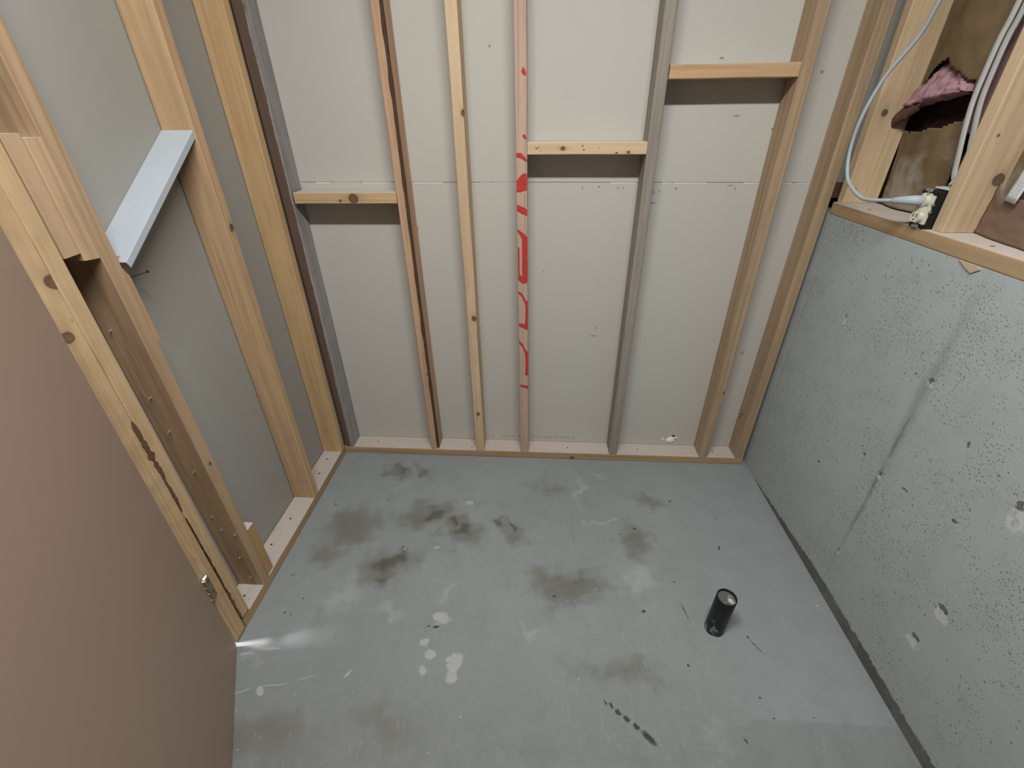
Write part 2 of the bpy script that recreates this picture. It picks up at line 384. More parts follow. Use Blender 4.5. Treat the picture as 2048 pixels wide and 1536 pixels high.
    for q in [((1.155, -1.065), (.004, .010), 20), ((1.17, -1.072), (.006, .012), 20), ((1.187, -1.088), (.012, .008), -40), ((1.208, -1.103), (.013, .009), -40), ((1.232, -1.121), (.014, .008), -40),
              ((1.262, -1.146), (.030, .011), -42), ((.625, -.868), (.014, .006), 10), ((.60, -.866), (.007, .004)), ((1.016, -.739), (.007, .005)),
              ((1.318, -.778), (.010, .0075)), ((1.457, -.775), (.045, .0022), -78), ((1.65, -.88), (.036, .002), -60), ((1.635, -.852), (.006, .003), -40),
              ((.06, -.70), (.012, .003), 30), ((1.70, -.35), (.005, .003)), ((1.43, -.33), (.004, .003)), ((1.23, -.24), (.004, .003)), ((1.05, -.40), (.004, .003)),
              ((.14, -.79), (.005, .003)), ((.10, -.845), (.003, .006)), ((.125, -.85), (.003, .005)), ((.30, -.31), (.004, .003)), ((1.29, -.45), (.004, .004)), ((.22, -.40), (.004, .003)),
              ((1.53, -.26), (.008, .005)), ((.06, -.14), (.004, .003)), ((.13, -.22), (.004, .003)), ((1.60, -1.03), (.005, .004)), ((1.62, -1.08), (.004, .003)), ((1.73, -1.075), (.005, .003)), ((1.52, -1.14), (.003, .012), 30),
              ((1.42, -.95), (.004, .007)), ((1.66, -.50), (.005, .014), -15), ((1.45, -.66), (.004, .004)), ((1.35, -.42), (.008, .005), 20)]:
        b = t.blob(w4, q[0] + (0,), q[1] + (9,), rot=(0, 0, math.radians(q[2] if len(q) > 2 else 0)), soft=.45)
        bk = b if bk is None else t.math('MAXIMUM', bk, b)
    c = t.mix(t.math('MULTIPLY', bk, t.ramp(nC, .25, .5, .55, .95)), c, (.022, .024, .028))
    # soft brownish shadow of the pipe, painted beside its foot
    c = t.mix(t.math('MULTIPLY', t.blob(w3, (1.60, -.80, 0), (.06, .05, 9), soft=0.0), .5), c, (.17, .15, .125))
    t.color(c); t.bump(t.math('ADD', n3, t.math('ADD', n2, t.math('MULTIPLY', t.math('MULTIPLY', scr, body), .6))), .14, .002)
    t.inp(t.b.inputs['Roughness'], t.mix(skim, (.66, .66, .66), (.42, .42, .42)))
    return t.m

def concrete_wall_mat():
    t = NT('cast_concrete', .8, .3)
    n1 = t.noise(t.co, 1.4, 5, .6); n2 = t.noise(t.co, 12, 6, .7); n3 = t.noise(t.co, 120, 4, .7)
    c = t.mix(n1, (.37, .41, .41), (.43, .46, .455)); c = t.mix(t.ramp(n2, .42, .75, 0, .35), c, (.285, .30, .285)); c = t.mix(t.ramp(n3, .55, .8, 0, .3), c, (.24, .245, .23))
    xyz = t.sep(t.co)
    low = t.ramp(t.math('ADD', xyz[2], t.math('MULTIPLY', n1, .3)), .75, .25, 0, .35)
    c = t.mix(low, c, (.325, .325, .30))
    h = n2
    # bug holes: two sizes, denser in patches
    wv = t.warp(t.co, 40, .012)
    wq = t.warp(t.co, 90, .010)
    dens = t.noise(t.co, 5, 4, .7)
    pit = t.math('MULTIPLY', t.ramp(t.vor(t.mapping(wq, scale=(1, 1, .75)), 150), .30, .17), t.ramp(dens, .46, .58))
    pit2 = t.math('MULTIPLY', t.ramp(t.vor(t.mapping(wq, scale=(1, 1.1, .7)), 62), .17, .09), t.ramp(t.noise(t.mapping(t.co, (3, 3, 3)), 7, 4, .7), .44, .54))
    fine = t.math('MULTIPLY', t.ramp(t.noise(t.mapping(t.co, scale=(1, 1, .6)), 210, 3, .6), .66, .72), t.ramp(dens, .40, .6, .2, .9))
    pit = t.math('MAXIMUM', pit, fine)
    pits = t.math('MAXIMUM', pit, pit2)
    # joints of the form boards
    seam = t.math('MULTIPLY', t.blob(t.warp(t.co, 10, .015), (1.95, -.66, .6), (.5, .014, .62), soft=.0), .8)
    seam = t.math('MULTIPLY', seam, t.ramp(t.noise(t.mapping(t.co, scale=(30, 30, 9)), 1.0, 5, .7), .3, .62))
    seamw = t.math('MULTIPLY', t.blob(t.warp(t.co, 10, .03), (1.95, -.66, .78), (.5, .028, .45), soft=.0), .4)
    edge = t.math('MULTIPLY', t.blob(t.warp(t.co, 12, .008), (1.95, -.035, .6), (.5, .003, .60), soft=.3), .45)
    c = t.mix(t.math('MAXIMUM', t.math('MAXIMUM', seam, seamw), edge), c, (.15, .145, .13))
    # broken-out spots: grey pit with a whiter bruise beside it
    w2 = t.warp(t.co, 50, .022)
    def many(lst, soft=.35):
        m = None
        for y, z, ry, rz in lst:
            b = t.blob(w2, (1.951, y, z), (.5, ry, rz), soft=soft); m = b if m is None else t.math('MAXIMUM', m, b)
        return m
    white = t.math('MULTIPLY', t.ramp(t.noise(t.co, 70, 5, .75), .38, .56), many([(-.275, .855, .014, .014), (-1.0, .375, .035, .025), (-.985, .235, .035, .022), (-1.0, .715, .035, .05), (-.665, .845, .022, .012), (-.662, .525, .012, .010), (-.665, .193, .012, .010), (-.32, .84, .01, .005)], .0)); white = t.ramp(white, .15, .5)
    dark = many([(-.272, .875, .008, .012), (-.995, .395, .026, .014), (-.985, .260, .026, .014), (-.985, .74, .02, .02), (-.662, .856, .013, .013), (-.662, .54, .009, .012), (-.66, .206, .009, .009),
                 (-.61, .845, .006, .006), (-.42, .38, .01, .008), (-.58, .545, .012, .01), (-.56, .56, .008, .006), (-.75, .56, .02, .006), (-.9, .60, .016, .01), (-.95, .86, .014, .012), (-.83, .78, .010, .014)], .1); dark = t.ramp(t.math('ADD', dark, t.math('MULTIPLY', t.math('SUBTRACT', t.noise(t.co, 90, 4, .7), .5), 1.2)), .45, .75); dark = t.math('MULTIPLY', dark, t.ramp(t.noise(t.co, 2, 1), 0, .01))
    c = t.mix(t.math('MULTIPLY', white, .8), c, (.58, .585, .57))
    c = t.mix(t.math('MULTIPLY', dark, .85), c, (.10, .10, .09))
    c = t.mix(t.math('MULTIPLY', pits, .62), c, (.14, .138, .125))
    # damp, dirty mortar strip along the foot, widening away from the corner
    zz = t.math('SUBTRACT', t.sep(t.warp(t.co, 22, .022))[2], t.ramp(xyz[1], -.02, -.60, -.004, .046, False))
    zz = t.math('ADD', zz, t.math('MULTIPLY', t.math('SUBTRACT', t.noise(t.mapping(t.co, scale=(1, 1, 2.5)), 75, 5, .75), .5), .035)); foot = t.ramp(zz, .003, -.003)
    c = t.mix(t.math('MULTIPLY', foot, t.ramp(n2, .3, .8, .95, .7)), c, (.085, .082, .072))
    t.color(c)
    hh = t.math('SUBTRACT', t.math('MULTIPLY', n3, .25), t.math('ADD', pits, t.math('MULTIPLY', dark, 1.5)))
    t.bump(hh, .5, .004)
    return t.m

# ------------------------------------------------------------------ the setting
XR = 1.951; ZS = 1.143
def make_floor():
    import numpy as np
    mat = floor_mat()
    X = np.concatenate([[-1.7, -.5], np.arange(-.10, 1.9701, .0045), [2.15]]); Y = np.concatenate([[-3.3, -2.2], np.arange(-1.40, .0201, .0045), [.35]])
    gx, gy = np.meshgrid(X, Y); nx, ny = len(X), len(Y)
    top = np.stack([gx.ravel(), gy.ravel(), np.zeros(nx * ny)], 1)
    i, j = np.meshgrid(np.arange(nx - 1), np.arange(ny - 1)); a = (j * nx + i).ravel()
    quads = np.stack([a, a + 1, a + nx + 1, a + nx], 1)
    V = top.tolist(); F = quads.tolist()
    c = [0, nx - 1, nx * ny - 1, nx * (ny - 1)]; n0 = len(V)
    for k in c: V.append([top[k][0], top[k][1], -.10])
    edges = [list(range(0, nx)), list(range(nx - 1, nx * ny, nx)), list(range(nx * ny - 1, nx * (ny - 1) - 1, -1)), list(range(nx * (ny - 1), -1, -nx))]
    for e in range(4): F.append([n0 + e, n0 + (e + 1) % 4] + edges[e][::-1])
    F.append([n0 + 3, n0 + 2, n0 + 1, n0])
    me = bpy.data.meshes.new('floor'); me.from_pydata(V, [], F); me.materials.append(mat)
    wear = np.zeros((len(V), 4), dtype=np.float32)
    px, py = top[:, 0], top[:, 1]
    # bend the outlines a little so that no stain is a clean ellipse
    wx = px + .018 * np.sin(py * 31 + px * 9) + .010 * np.sin(py * 77 + 1) + .006 * np.sin(px * 120 + py * 60)
    wy = py + .016 * np.sin(px * 27 - py * 13 + 2) + .009 * np.sin(px * 83) + .006 * np.sin(py * 130 - px * 40)
    for ch, lst in enumerate(FLOOR_MARKS):
        f = .25 if ch == 2 else 1.0
        qx = px + (wx - px) * f; qy = py + (wy - py) * f
        for q in lst:
            th = math.radians(q[2] if len(q) > 2 else 0); s_ = q[3] if len(q) > 3 else 1.0
            dx, dy = qx - q[0][0], qy - q[0][1]
            u = (dx * math.cos(th) + dy * math.sin(th)) / q[1][0]; v = (-dx * math.sin(th) + dy * math.cos(th)) / q[1][1]
            r = np.clip(1 - np.sqrt(u * u + v * v), 0, 1); r = r * r * (3 - 2 * r) * s_
            wear[:nx * ny, ch] = np.maximum(wear[:nx * ny, ch], r)
    at = me.color_attributes.new('wear', 'FLOAT_COLOR', 'POINT'); at.data.foreach_set('color', wear.ravel())
    me.update()
    o = bpy.data.objects.new('floor', me); COL.objects.link(o); return o
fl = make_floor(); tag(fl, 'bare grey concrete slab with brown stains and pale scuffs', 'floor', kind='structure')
cw = bmesh.new(); bm_box(cw, (XR, -3.3, 0.0005), (2.20, .34, ZS))
cwo = bm_obj('wall_right', cw, concrete_wall_mat()); tag(cwo, 'pitted grey cast concrete foundation wall, waist high', 'wall', kind='structure')

# back drywall: two sheets meeting at a rough horizontal joint
SEAM = 1.2325
bm = bmesh.new()
bm_box(bm, (-.094, .0895, .0005), (1.948, .1020, SEAM), .0012, 1)
bm_box(bm, (-.094, .0898, SEAM + .0012), (2.05, .1020, 2.75), .0012, 1)
wb = bm_obj('wall_back', bm, DRY); tag(wb, 'grey-tan drywall sheets seen between the bare studs of the end wall', 'wall', kind='structure')
# ragged pale paper lips along the joint
verts = []; faces = []; x = -.02; rr = random.Random(3)
while x < 1.90:
    L = rr.uniform(.03, .14); h = rr.uniform(.0010, .0038)
    if rr.random() < .8:
        i = len(verts)
        verts += [(x, .0890, SEAM - h), (x + L, .0890, SEAM - h * rr.uniform(.3, 1)), (x + L, .0887, SEAM + .001), (x, .0887, SEAM + .001)]
        verts += [(a, .0897, c) for a, b, c in verts[i:i + 4]]
        faces += [(i, i + 1, i + 2, i + 3), (i + 7, i + 6, i + 5, i + 4)] + [(i + a, i + (a + 1) % 4, i + 4 + (a + 1) % 4, i + 4 + a) for a in range(4)]
    x += L + rr.uniform(0, .02)
tag(mesh_obj('paper_joint', verts, faces, GYP, parent=wb), 'torn pale paper edge along the joint')
# knocked hole with crumbled gypsum
def crumb(name, c, r, mat, seed, parent, sq=(1, .35, .7)):
    bm = bmesh.new(); bmesh.ops.create_icosphere(bm, subdivisions=3, radius=1)
    for v in bm.verts:
        k = 1 + .35 * noise.noise(v.co * 1.8 + Vector((seed, 0, 0))) + .12 * noise.noise(v.co * 6 + Vector((seed, 3, 0)))
        v.co = Vector((v.co.x * sq[0], v.co.y * sq[1], v.co.z * sq[2])) * r * k + Vector(c)
    return bm_obj(name, bm, mat, parent, True)
PLAS = plain('crumbled_gypsum', (.82, .81, .78), .9, 0, .1, 200)
HOLE = plain('hole_dark', (.02, .018, .016), .9)
crumb('gypsum_chip', (1.603, .0885, .066), .019, PLAS, 2, wb, (1, .25, .8))
crumb('gypsum_chip', (1.618, .0888, .083), .015, PLAS, 5, wb, (1.2, .2, .6))
crumb('gypsum_chip', (1.567, .0888, .071), .006, PLAS, 9, wb, (1, .3, 1))
crumb('drywall_hole', (1.616, .0886, .090), .009, HOLE, 4, wb, (1.1, .28, .6))
# faint factory print
cu = bpy.data.curves.new('print', 'FONT'); cu.body = 'U.S. 100% RECYCLED PAPER'; cu.size = .0275; cu.space_character = 1.16
tmp = bpy.data.objects.new('print_tmp', cu); COL.objects.link(tmp); bpy.context.view_layer.update()
me = bpy.data.meshes.new_from_object(tmp); bpy.data.objects.remove(tmp)
PRN = NT('faded_print', .9); PRN = PRN.color(PRN.mix(PRN.noise(PRN.co, 120, 4), (.23, .215, .19), (.45, .43, .38)))
me.materials.clear(); me.materials.append(PRN)
xs = [v.co.x for v in me.vertices]; k = (1.141 - .688) / (max(xs) - min(xs))
for v in me.vertices: v.co = Vector(((v.co.x - min(xs)) * k + .688, .0893, .0545 + v.co.y * .85))
po = bpy.data.objects.new('factory_print', me); COL.objects.link(po); setp(po, wb); tag(po, 'faded grey printed line at the foot of the drywall')

# left drywall behind the left studs, from the corner to the door opening, and beyond it
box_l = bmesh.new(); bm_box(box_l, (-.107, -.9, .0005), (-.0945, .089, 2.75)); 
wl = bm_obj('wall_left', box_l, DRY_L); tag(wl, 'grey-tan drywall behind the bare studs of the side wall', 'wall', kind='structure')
PAINTW = plain('off_room_wall', (.16, .15, .135), .9, 0, .05, 3)
def struct(name, lo, hi, mat, label): return tag(box(name, lo, hi, mat), label, 'wall', kind='structure')
struct('wall_left_far', (-.107, -3.2, .0005), (0, -1.80, 2.75), PAINTW, 'wall beyond the door opening')
struct('wall_left_header', (-.107, -1.7995, 2.10), (0, -.98, 2.75), PAINTW, 'wall above the door opening')
struct('wall_front', (-.107, -3.3, .0005), (1.95, -3.2005, 2.75), PAINTW, 'wall behind the viewer')
struct('wall_right_upper', (2.17, -3.3, ZS + .0005), (2.20, .34, 2.75), plain('sheathing', (.12, .09, .06), .9, 0, .3, 8), 'sheathing behind the framing above the concrete')
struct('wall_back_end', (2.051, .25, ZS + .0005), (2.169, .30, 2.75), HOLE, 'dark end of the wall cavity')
struct('ceiling', (-1.7, -3.3, 2.7505), (2.20, .35, 2.80), PAINTW, 'ceiling')
struct('wall_next_room', (-1.70, -3.2, .0005), (-1.65, .089, 2.75), PAINTW, 'far wall of the next room')

# ------------------------------------------------------------------ bottom plates
P_BACK = wood('bottom_plate_wood', (.46, .31, .18), (.30, .19, .10), 1, dust=.80, freq=.7, knots=[(.012, -.045, 1.12, .012)])
plate_b = lumber('bottom_plate', 1.929, .038, .0885, frame((0.001, .04425, .019), (0, 0, -1), (0, 1, 0), (1, 0, 0)), P_BACK, step=.08)
tag(plate_b, 'dusty wooden bottom plate on the slab along the foot of the end wall', 'plate')
P_LEFT = wood('side_plate_wood', (.43, .29, .165), (.27, .175, .09), 2, dust=.80, freq=.7)
plate_l = lumber('bottom_plate', .900, .038, .092, frame((-.0465, -.0005, .019), (0, 0, 1), (-1, 0, 0), (0, -1, 0)), P_LEFT, step=.08)
tag(plate_l, 'dusty wooden bottom plate along the foot of the side wall by the door', 'plate')
for x, y in ((.154, .045), (.63, .02), (1.10, .04), (1.44, .045), (1.80, .045)): nail_head(plate_b, (x, y, .038), (0, 0, 1), mat=RUSTY)
nail_head(plate_b, (.868, .078, .038), (0, 0, 1), mat=RUSTY)
for x, y in ((-.05, -.10), (-.045, -.20), (-.05, -.47), (-.062, -.60), (-.045, -.815), (-.06, -.82)): nail_head(plate_l, (x, y, .038), (0, 0, 1), .0045, mat=RUSTY)

# ------------------------------------------------------------------ end-wall studs
ZT = 2.70
def bstud(x_left, shear, mat, label, hook=None, w=.0385, r=.003):
    o = lumber('wall_stud', ZT - .0385, w, .0885, M_back(x_left + w / 2 + shear * .0385), mat, shear=(shear, 0), hook=hook, r=r)
    return tag(o, label, 'stud')
GREYW = wood('weathered_grey_wood', (.34, .315, .285), (.20, .18, .16), 11, freq=1.3, blotch=(.115, .062, .038), blotch_amt=.9, blotch_x=(-.005, -.009, 1.0, 1.75, .009), dents=[(.0195, .0, .86, .010)], contrast=1.1)
def chew1(q, x, y, z):   # splintered front right corner
    if x > .01 and y < -.03:
        n = noise.noise(Vector((z * 22, 3, 1)))
        q[0] -= max(0, n) * .006; q[1] += max(0, n) * .003
    return q
s1 = bstud(.0077, -.0135, GREYW, 'weathered grey stud with brown-stained face in the left corner of the end wall', chew1)
ORW = wood('reddish_pine', (.56, .36, .22), (.38, .215, .12), 12, freq=1.3, blotch=(.34, .27, .205), blotch_amt=.9, blotch_x=(.013, .018), contrast=1.2, streaks=[(-.002 + .006 * math.sin(i * 2.3), -.0445, .30 + i * .083 + .02 * math.sin(i * 5), .0022, .010 + .008 * abs(math.sin(i * 1.7))) for i in range(18)], knots=[(.004, -.0445, 1.35, .005), (-.006, -.0445, 1.58, .006), (.003, -.0445, .90, .004), (0, -.0445, .42, .005)])
def wane2(q, x, y, z):
    if x > .012 and y < -.02:
        n = .5 + .5 * noise.noise(Vector((z * 5, 9, 2))) + .25 * noise.noise(Vector((z * 25, 4, 2)))
        q[0] -= .007 * n * (1 if y < -.04 else .4); q[1] += .008 * n * (1 if y < -.04 else .2)
    return q
s2 = bstud(.4348, -.0132, ORW, 'reddish stud with a dark ragged bark edge, right of the lowest blocking', wane2)
# bark strip left on the waney corner
BARK = plain('bark', (.075, .045, .03), .95, 0, .5, 60)
vs = []; fs = []; N = 90
for i in range(N + 1):
    z = .05 + i * (2.55 / N); n = .5 + .5 * noise.noise(Vector((z * 5, 9, 2))) ; m = noise.noise(Vector((z * 14, 1, 7))); 
    xx = .4348 - .0132 * z + .0385; wd = .0004 + .0040 * max(0, m + .15)
    for (a, b) in ((-.0085 - wd, -.0006), (-.004, .0010), (.0004, .0065 + wd), (-.002, .012)):
        vs.append((xx + a, b, z))
for i in range(N):
    for k in range(3): a = i * 4 + k; fs.append((a, a + 1, a + 5, a + 4))
    fs.append((i * 4 + 3, i * 4, i * 4 + 4, i * 4 + 7))
tag(mesh_obj('bark_edge', vs, fs, BARK, True, s2), 'dark strip of bark on the stud corner')
PALE = wood('pale_pine', (.62, .46, .29), (.47, .315, .18), 13, freq=.6, knots=[(.004, -.0445, 1.415, .012), (.010, -.0445, 1.52, .005), (.002, -.0445, .69, .013), (-.002, -.0445, .215, .010), (.012, -.0445, 1.03, .003), (.013, -.0445, .86, .003)])
def wane3(q, x, y, z):
    if y < -.02:
        q[0] += .0022 * noise.noise(Vector((z * 3, 5, 5))) * (1 if x < 0 else .8)
    return q
s3 = bstud(.656, -.0114, PALE, 'pale yellow knotty stud, third from the left of the end wall', wane3)
REDW = wood('pinkish_pine', (.50, .355, .265), (.38, .25, .175), 14, freq=.9, contrast=.9)
s4 = bstud(.8719, -.0169, REDW, 'pinkish stud with red painted strokes down its face')
s5 = bstud(1.2967, -.0062, wood('grey_stud_wood', (.33, .285, .235), (.21, .18, .145), 15, freq=1.2, contrast=.9), 'weathered grey-brown stud with rounded edges between the two upper blocks', r=.007)
s6 = bstud(1.7227, -.0019, wood('tan_stud_wood_a', (.43, .305, .185), (.29, .195, .11), 16, knots=[(.018, -.0445, .36, .008)], freq=1.1), 'tan stud at the right end of the highest blocking')
s7 = bstud(1.8905, .0064, wood('tan_stud_wood_b', (.43, .305, .185), (.29, .195, .11), 17, freq=1.1), 'tan end stud scuffed white, standing against the concrete wall')
nail_tip(s7, (1.889, .05, .257), (-1, -.1, .15), .016, RUSTY, .0022)

# red spray-paint strokes on the face of the pinkish stud
RED = NT('red_spray_paint', .75); RED = RED.color(RED.mix(RED.ramp(RED.noise(RED.co, 180, 4, .7), .35, .75), (.50, .022, .022), (.46, .075, .06)))
vs = []; fs = []
def stroke_done():
    mesh_obj('red_stroke', vs, fs, RED, parent=s4); vs.clear(); fs.clear()
lift = [0]
def strip(pts):      # pts: (u, z, half_height) across the stud face, u in 0..1
    i0 = len(vs); lift[0] += 1; yl = -.0009 - .00012 * (lift[0] % 5)
    fine = []
    for a, b in zip(pts[:-1], pts[1:]):
        for k in range(6): fine.append([a[j] + (b[j] - a[j]) * k / 6 for j in range(3)])
    fine.append(list(pts[-1]))
    for n_, (u, z, h) in enumerate(fine):
        xx = .8719 - .0169 * z + .0012 + u * .0361
        jt = noise.noise(Vector((u * 9, z * 40, n_))) * .0018
        vs.append((xx, yl, z + h + jt)); vs.append((xx, yl, z - h + jt))
        if n_:
            a = i0 + 2 * (n_ - 1); fs.append((a, a + 1, a + 3, a + 2))
def upright(z0, z1, u0, u1, bow=0):
    i0 = len(vs); N = 16; lift[0] += 1; yl = -.0009 - .00012 * (lift[0] % 5)
    for k in range(N + 1):
        z = z0 + (z1 - z0) * k / N; b = bow * math.sin(math.pi * k / N)
        base = .8719 - .0169 * z + .0012; j = noise.noise(Vector((z * 60, 1, u0))) * .0012
        vs.append((base + (u0 + b) * .0361 + j, yl, z)); vs.append((base + (u1 + b * .3) * .0361, yl, z))
        if k: a = i0 + 2 * (k - 1); fs.append((a, a + 1, a + 3, a + 2))
strip([(.55, 1.566, .001), (.72, 1.568, .010), (.95, 1.560, .006)])
stroke_done()
strip([(.62, 1.388, .002), (.8, 1.386, .007), (.97, 1.381, .003)])
stroke_done()
strip([(0, 1.330, .006), (.5, 1.328, .008), (1, 1.312, .004)])
stroke_done()
strip([(0, 1.232, .018), (.4, 1.240, .027), (.7, 1.246, .028), (1, 1.245, .026)])
stroke_done()
strip([(0, 1.160, .011), (.5, 1.152, .012), (1, 1.144, .011)])
stroke_done()
strip([(0, 1.082, .004), (.3, 1.070, .009), (.6, 1.055, .016), (1, 1.035, .022)])
upright(1.05, .893, .45, 1.0)
upright(1.02, .893, .02, .18)
strip([(.02, .905, .010), (.5, .895, .015), (1, .902, .018)])
stroke_done()
strip([(0, .845, .004), (.4, .832, .008), (.8, .800, .012)]); upright(.81, .705, .70, 1.0, .06)
strip([(0, .706, .006), (.5, .700, .009), (1, .693, .010)])
stroke_done()
strip([(0, .628, .006), (.4, .610, .008), (.8, .575, .012)]); upright(.585, .468, .66, 1.0, .08)
stroke_done()
strip([(.05, .414, .004), (.5, .410, .006), (1, .405, .008)])
stroke_done()

# ------------------------------------------------------------------ blocking between the studs
def blockb(x0, x1, z, mat, label, z2=None):
    L = x1 - x0
    o = lumber('blocking', L - .001, .038, .0885, frame((x0 + .0005, .04425, z + .019), (0, 0, -1), (0, 1, 0), (1, 0, 0)), mat, step=.05, shear=(-((z2 or z) - z) / L, 0))
    return tag(o, label, 'blocking')
b1 = blockb(.0375, .4185, 1.1702, wood('blocking_wood_a', (.56, .385, .21), (.42, .26, .13), 21, knots=[(.008, -.0445, .17, .006), (0, -.0445, .22, .02)], dust=1.0, freq=.8), 'lowest wooden block with white dust on top, between the corner studs', 1.1722)
b2 = blockb(.8880, 1.2885, 1.3304, wood('blocking_wood_b', (.62, .47, .28), (.50, .345, .19), 22, knots=[(0, -.0445, .12, .009), (.012, -.0445, .34, .006), (.014, -.0445, .30, .004)], dust=.9, freq=.6, dents=[(0, -.0445, .03, .003), (.006, -.0445, .045, .002), (-.008, -.0445, .185, .003), (.004, -.0445, .19, .003), (0, -.0445, .24, .002)]), 'middle pale block with dark specks, right of the red-marked stud')
b3 = blockb(1.3262, 1.7185, 1.5407, wood('blocking_wood_c', (.54, .36, .20), (.42, .255, .13), 23, dust=.7, freq=.5), 'highest orange-tan block between the two right-hand studs', 1.5437)
nail_head(b2, (.925, -.0005, 1.352), (0, -1, 0), .002, mat=RUSTY)

# ------------------------------------------------------------------ side-wall studs
def lstud(y_near0, shear, w, mat, label, L=ZT - .0385, z=.0385, d=.092, hook=None, r=.003, name='wall_stud', cat='stud'):
    # y_near0: near edge at z=0
    o = lumber(name, L, w, d, M_left(y_near0 + w / 2 + shear * z, z), mat, shear=(shear, 0), hook=hook, r=r, step=.05 if not hook else .012)
    if hook:
        for p in o.data.polygons: p.use_smooth = len(p.vertices) == 4
    return tag(o, label, cat)
l1 = lstud(-.0395, -.0178, .0375, wood('honey_stud_wood_a', (.56, .37, .19), (.43, .265, .12), 31, freq=.6, knots=[(-.019, .005, .92, .004), (-.019, .03, 1.03, .006), (-.019, -.02, .86, .005)]), 'honey-coloured side-wall stud next to the grey corner stud')
l2 = lstud(-.351, -.0165, .0378, wood('honey_stud_wood_b', (.54, .36, .20), (.40, .25, .13), 32, freq=.8, knots=[(-.019, .035, .97, .006), (-.019, .01, .80, .006), (-.019, .015, .90, .004), (-.019, -.01, .66, .006), (-.019, .02, .34, .005), (-.019, 0, 1.0, .004), (-.012, -.046, 1.12, .013)]), 'honey-coloured knotty side-wall stud under the far end of the white board')
KING = wood('king_stud_wood', (.44, .30, .175), (.30, .19, .105), 33, freq=1.0, knots=[(-.019, .0, 1.37, .012), (.010, -.046, .79, .008), (-.019, .02, .72, .008), (-.019, .015, .50, .008), (-.015, -.046, .55, .006)])
l3 = lstud(-.7700, -.0285, .0375, KING, 'tan king stud with nail points sticking out, holding the near end of the white board')
for (x, z, L, mt) in ((-.066, 1.02, .010, GALV), (-.055, .83, .016, GALV), (-.052, .72, .016, GALV), (-.040, .575, .016, GALV), (-.058, .385, .008, GALV), (-.05, .325, .009, GALV), (-.012, .305, .012, GALV), (-.035, .19, .013, GALV), (-.032, .085, .013, GALV)):
    nail_tip(l3, (x, -.7700 - .0285 * z, z), (.5, -1, .35), L, mt, .0016)
JACK = wood('jack_stud_wood', (.55, .385, .215), (.40, .26, .135), 34, freq=1.2)
def chewj(q, x, y, z):
    if y < -.03 and x < -.008:
        n = max(0, noise.noise(Vector((z * 9, 7, 3)))) + .3 * max(0, noise.noise(Vector((z * 60, 2, 3))))
        q[0] += .006 * n; q[1] += .004 * n
    return q
l4 = lstud(-.9005, -.0175, .0385, JACK, 'tan jack stud with a gouged edge, beside the open cavity', L=2.06, hook=chewj)
def wane5(q, x, y, z):
    if y < -.02 and x < -.008:
        n = .55 + .6 * noise.noise(Vector((z * 2.2, 2, 8))) + .25 * noise.noise(Vector((z * 17, 2, 8)))
        if 1.0 < z < 1.4: n += 1.2 * math.sin(math.pi * (z - 1.0) / .4) ** 2
        n = max(0, n) * min(1, z / .3)
        q[0] += .007 * n * (1 if y < -.04 else .5); q[1] += .016 * n * (1 if y < -.04 else 1)
    return q
TRIM = wood('trimmer_wood', (.54, .37, .20), (.38, .24, .125), 35, freq=.8, knots=[(.004, -.046, 1.178, .016), (-.004, -.046, 1.12, .004), (-.018, -.038, 1.07, .014), (-.012, -.046, .385, .006), (0, -.046, 1.10, .003)])
l5 = lstud(-.9515, -.0150, .0480, TRIM, 'outermost door-side trimmer with rounded wane and knots, running down to the slab', L=2.09, z=.001, hook=wane5)
# splintered gouges down the joint of the two door-side studs
GOU = plain('splintered_gouge', (.12, .065, .035), .9, 0, .4, 90)
def gouge(parent, segs, mat=GOU):
    vs = []; fs = []
    N = 110
    z0, z1 = segs[0][0], segs[-1][0]
    for k in range(N + 1):
        z = z0 + (z1 - z0) * k / N
        for a, b in zip(segs[:-1], segs[1:]):
            if min(a[0], b[0]) <= z <= max(a[0], b[0]): f = (z - a[0]) / (b[0] - a[0]); y = a[1] + f * (b[1] - a[1]); h = a[2] + f * (b[2] - a[2]); break
        h *= max(.15, 1 + 1.3 * noise.noise(Vector((z * 60, 5, 2)))); y += .0022 * noise.noise(Vector((z * 30, 8, 2)))
        vs += [(.0016, y - h, z), (.0020, y + h, z), (-.006, y, z)]
    for k in range(N):
        a = 3 * k; fs += [(a, a + 1, a + 4, a + 3), (a + 1, a + 2, a + 5, a + 4), (a + 2, a, a + 3, a + 5)]
    o = mesh_obj('gouge', vs, fs, mat, parent=parent); return o
gouge(l4, [(.845, -.919, .001), (.83, -.919, .006), (.72, -.914, .006), (.66, -.913, .003), (.60, -.912, .004), (.55, -.911, .001)])
gouge(l4, [(.52, -.9105, .0008), (.34, -.9065, .0012), (.30, -.9055, .002), (.24, -.9045, .0012), (.16, -.9035, .003), (.05, -.9025, .0035)])

# scraps packed between king stud and jack stud
def filler(y0, y1, z0, z1, mat, label, cut):
    w = y1 - y0; sh = -.020
    o = lumber('filler_block', z1 - z0, w, .091, M_left((y0 + y1) / 2, z0), mat, shear=(sh, 0), endcut=cut)
    return tag(o, label, 'wood block')
filler(-.8795, -.8420, 1.212, 1.428, wood('filler_wood_a', (.47, .325, .195), (.35, .225, .125), 36, dust=.9, freq=1), 'left one of two short wood scraps packed between the door studs', (.04, 0))
filler(-.8415, -.8045, 1.195, 1.420, wood('filler_wood_b', (.50, .345, .205), (.38, .25, .14), 37, dust=.9, freq=.8), 'right one of two short wood scraps packed between the door studs', (-.10, 0))

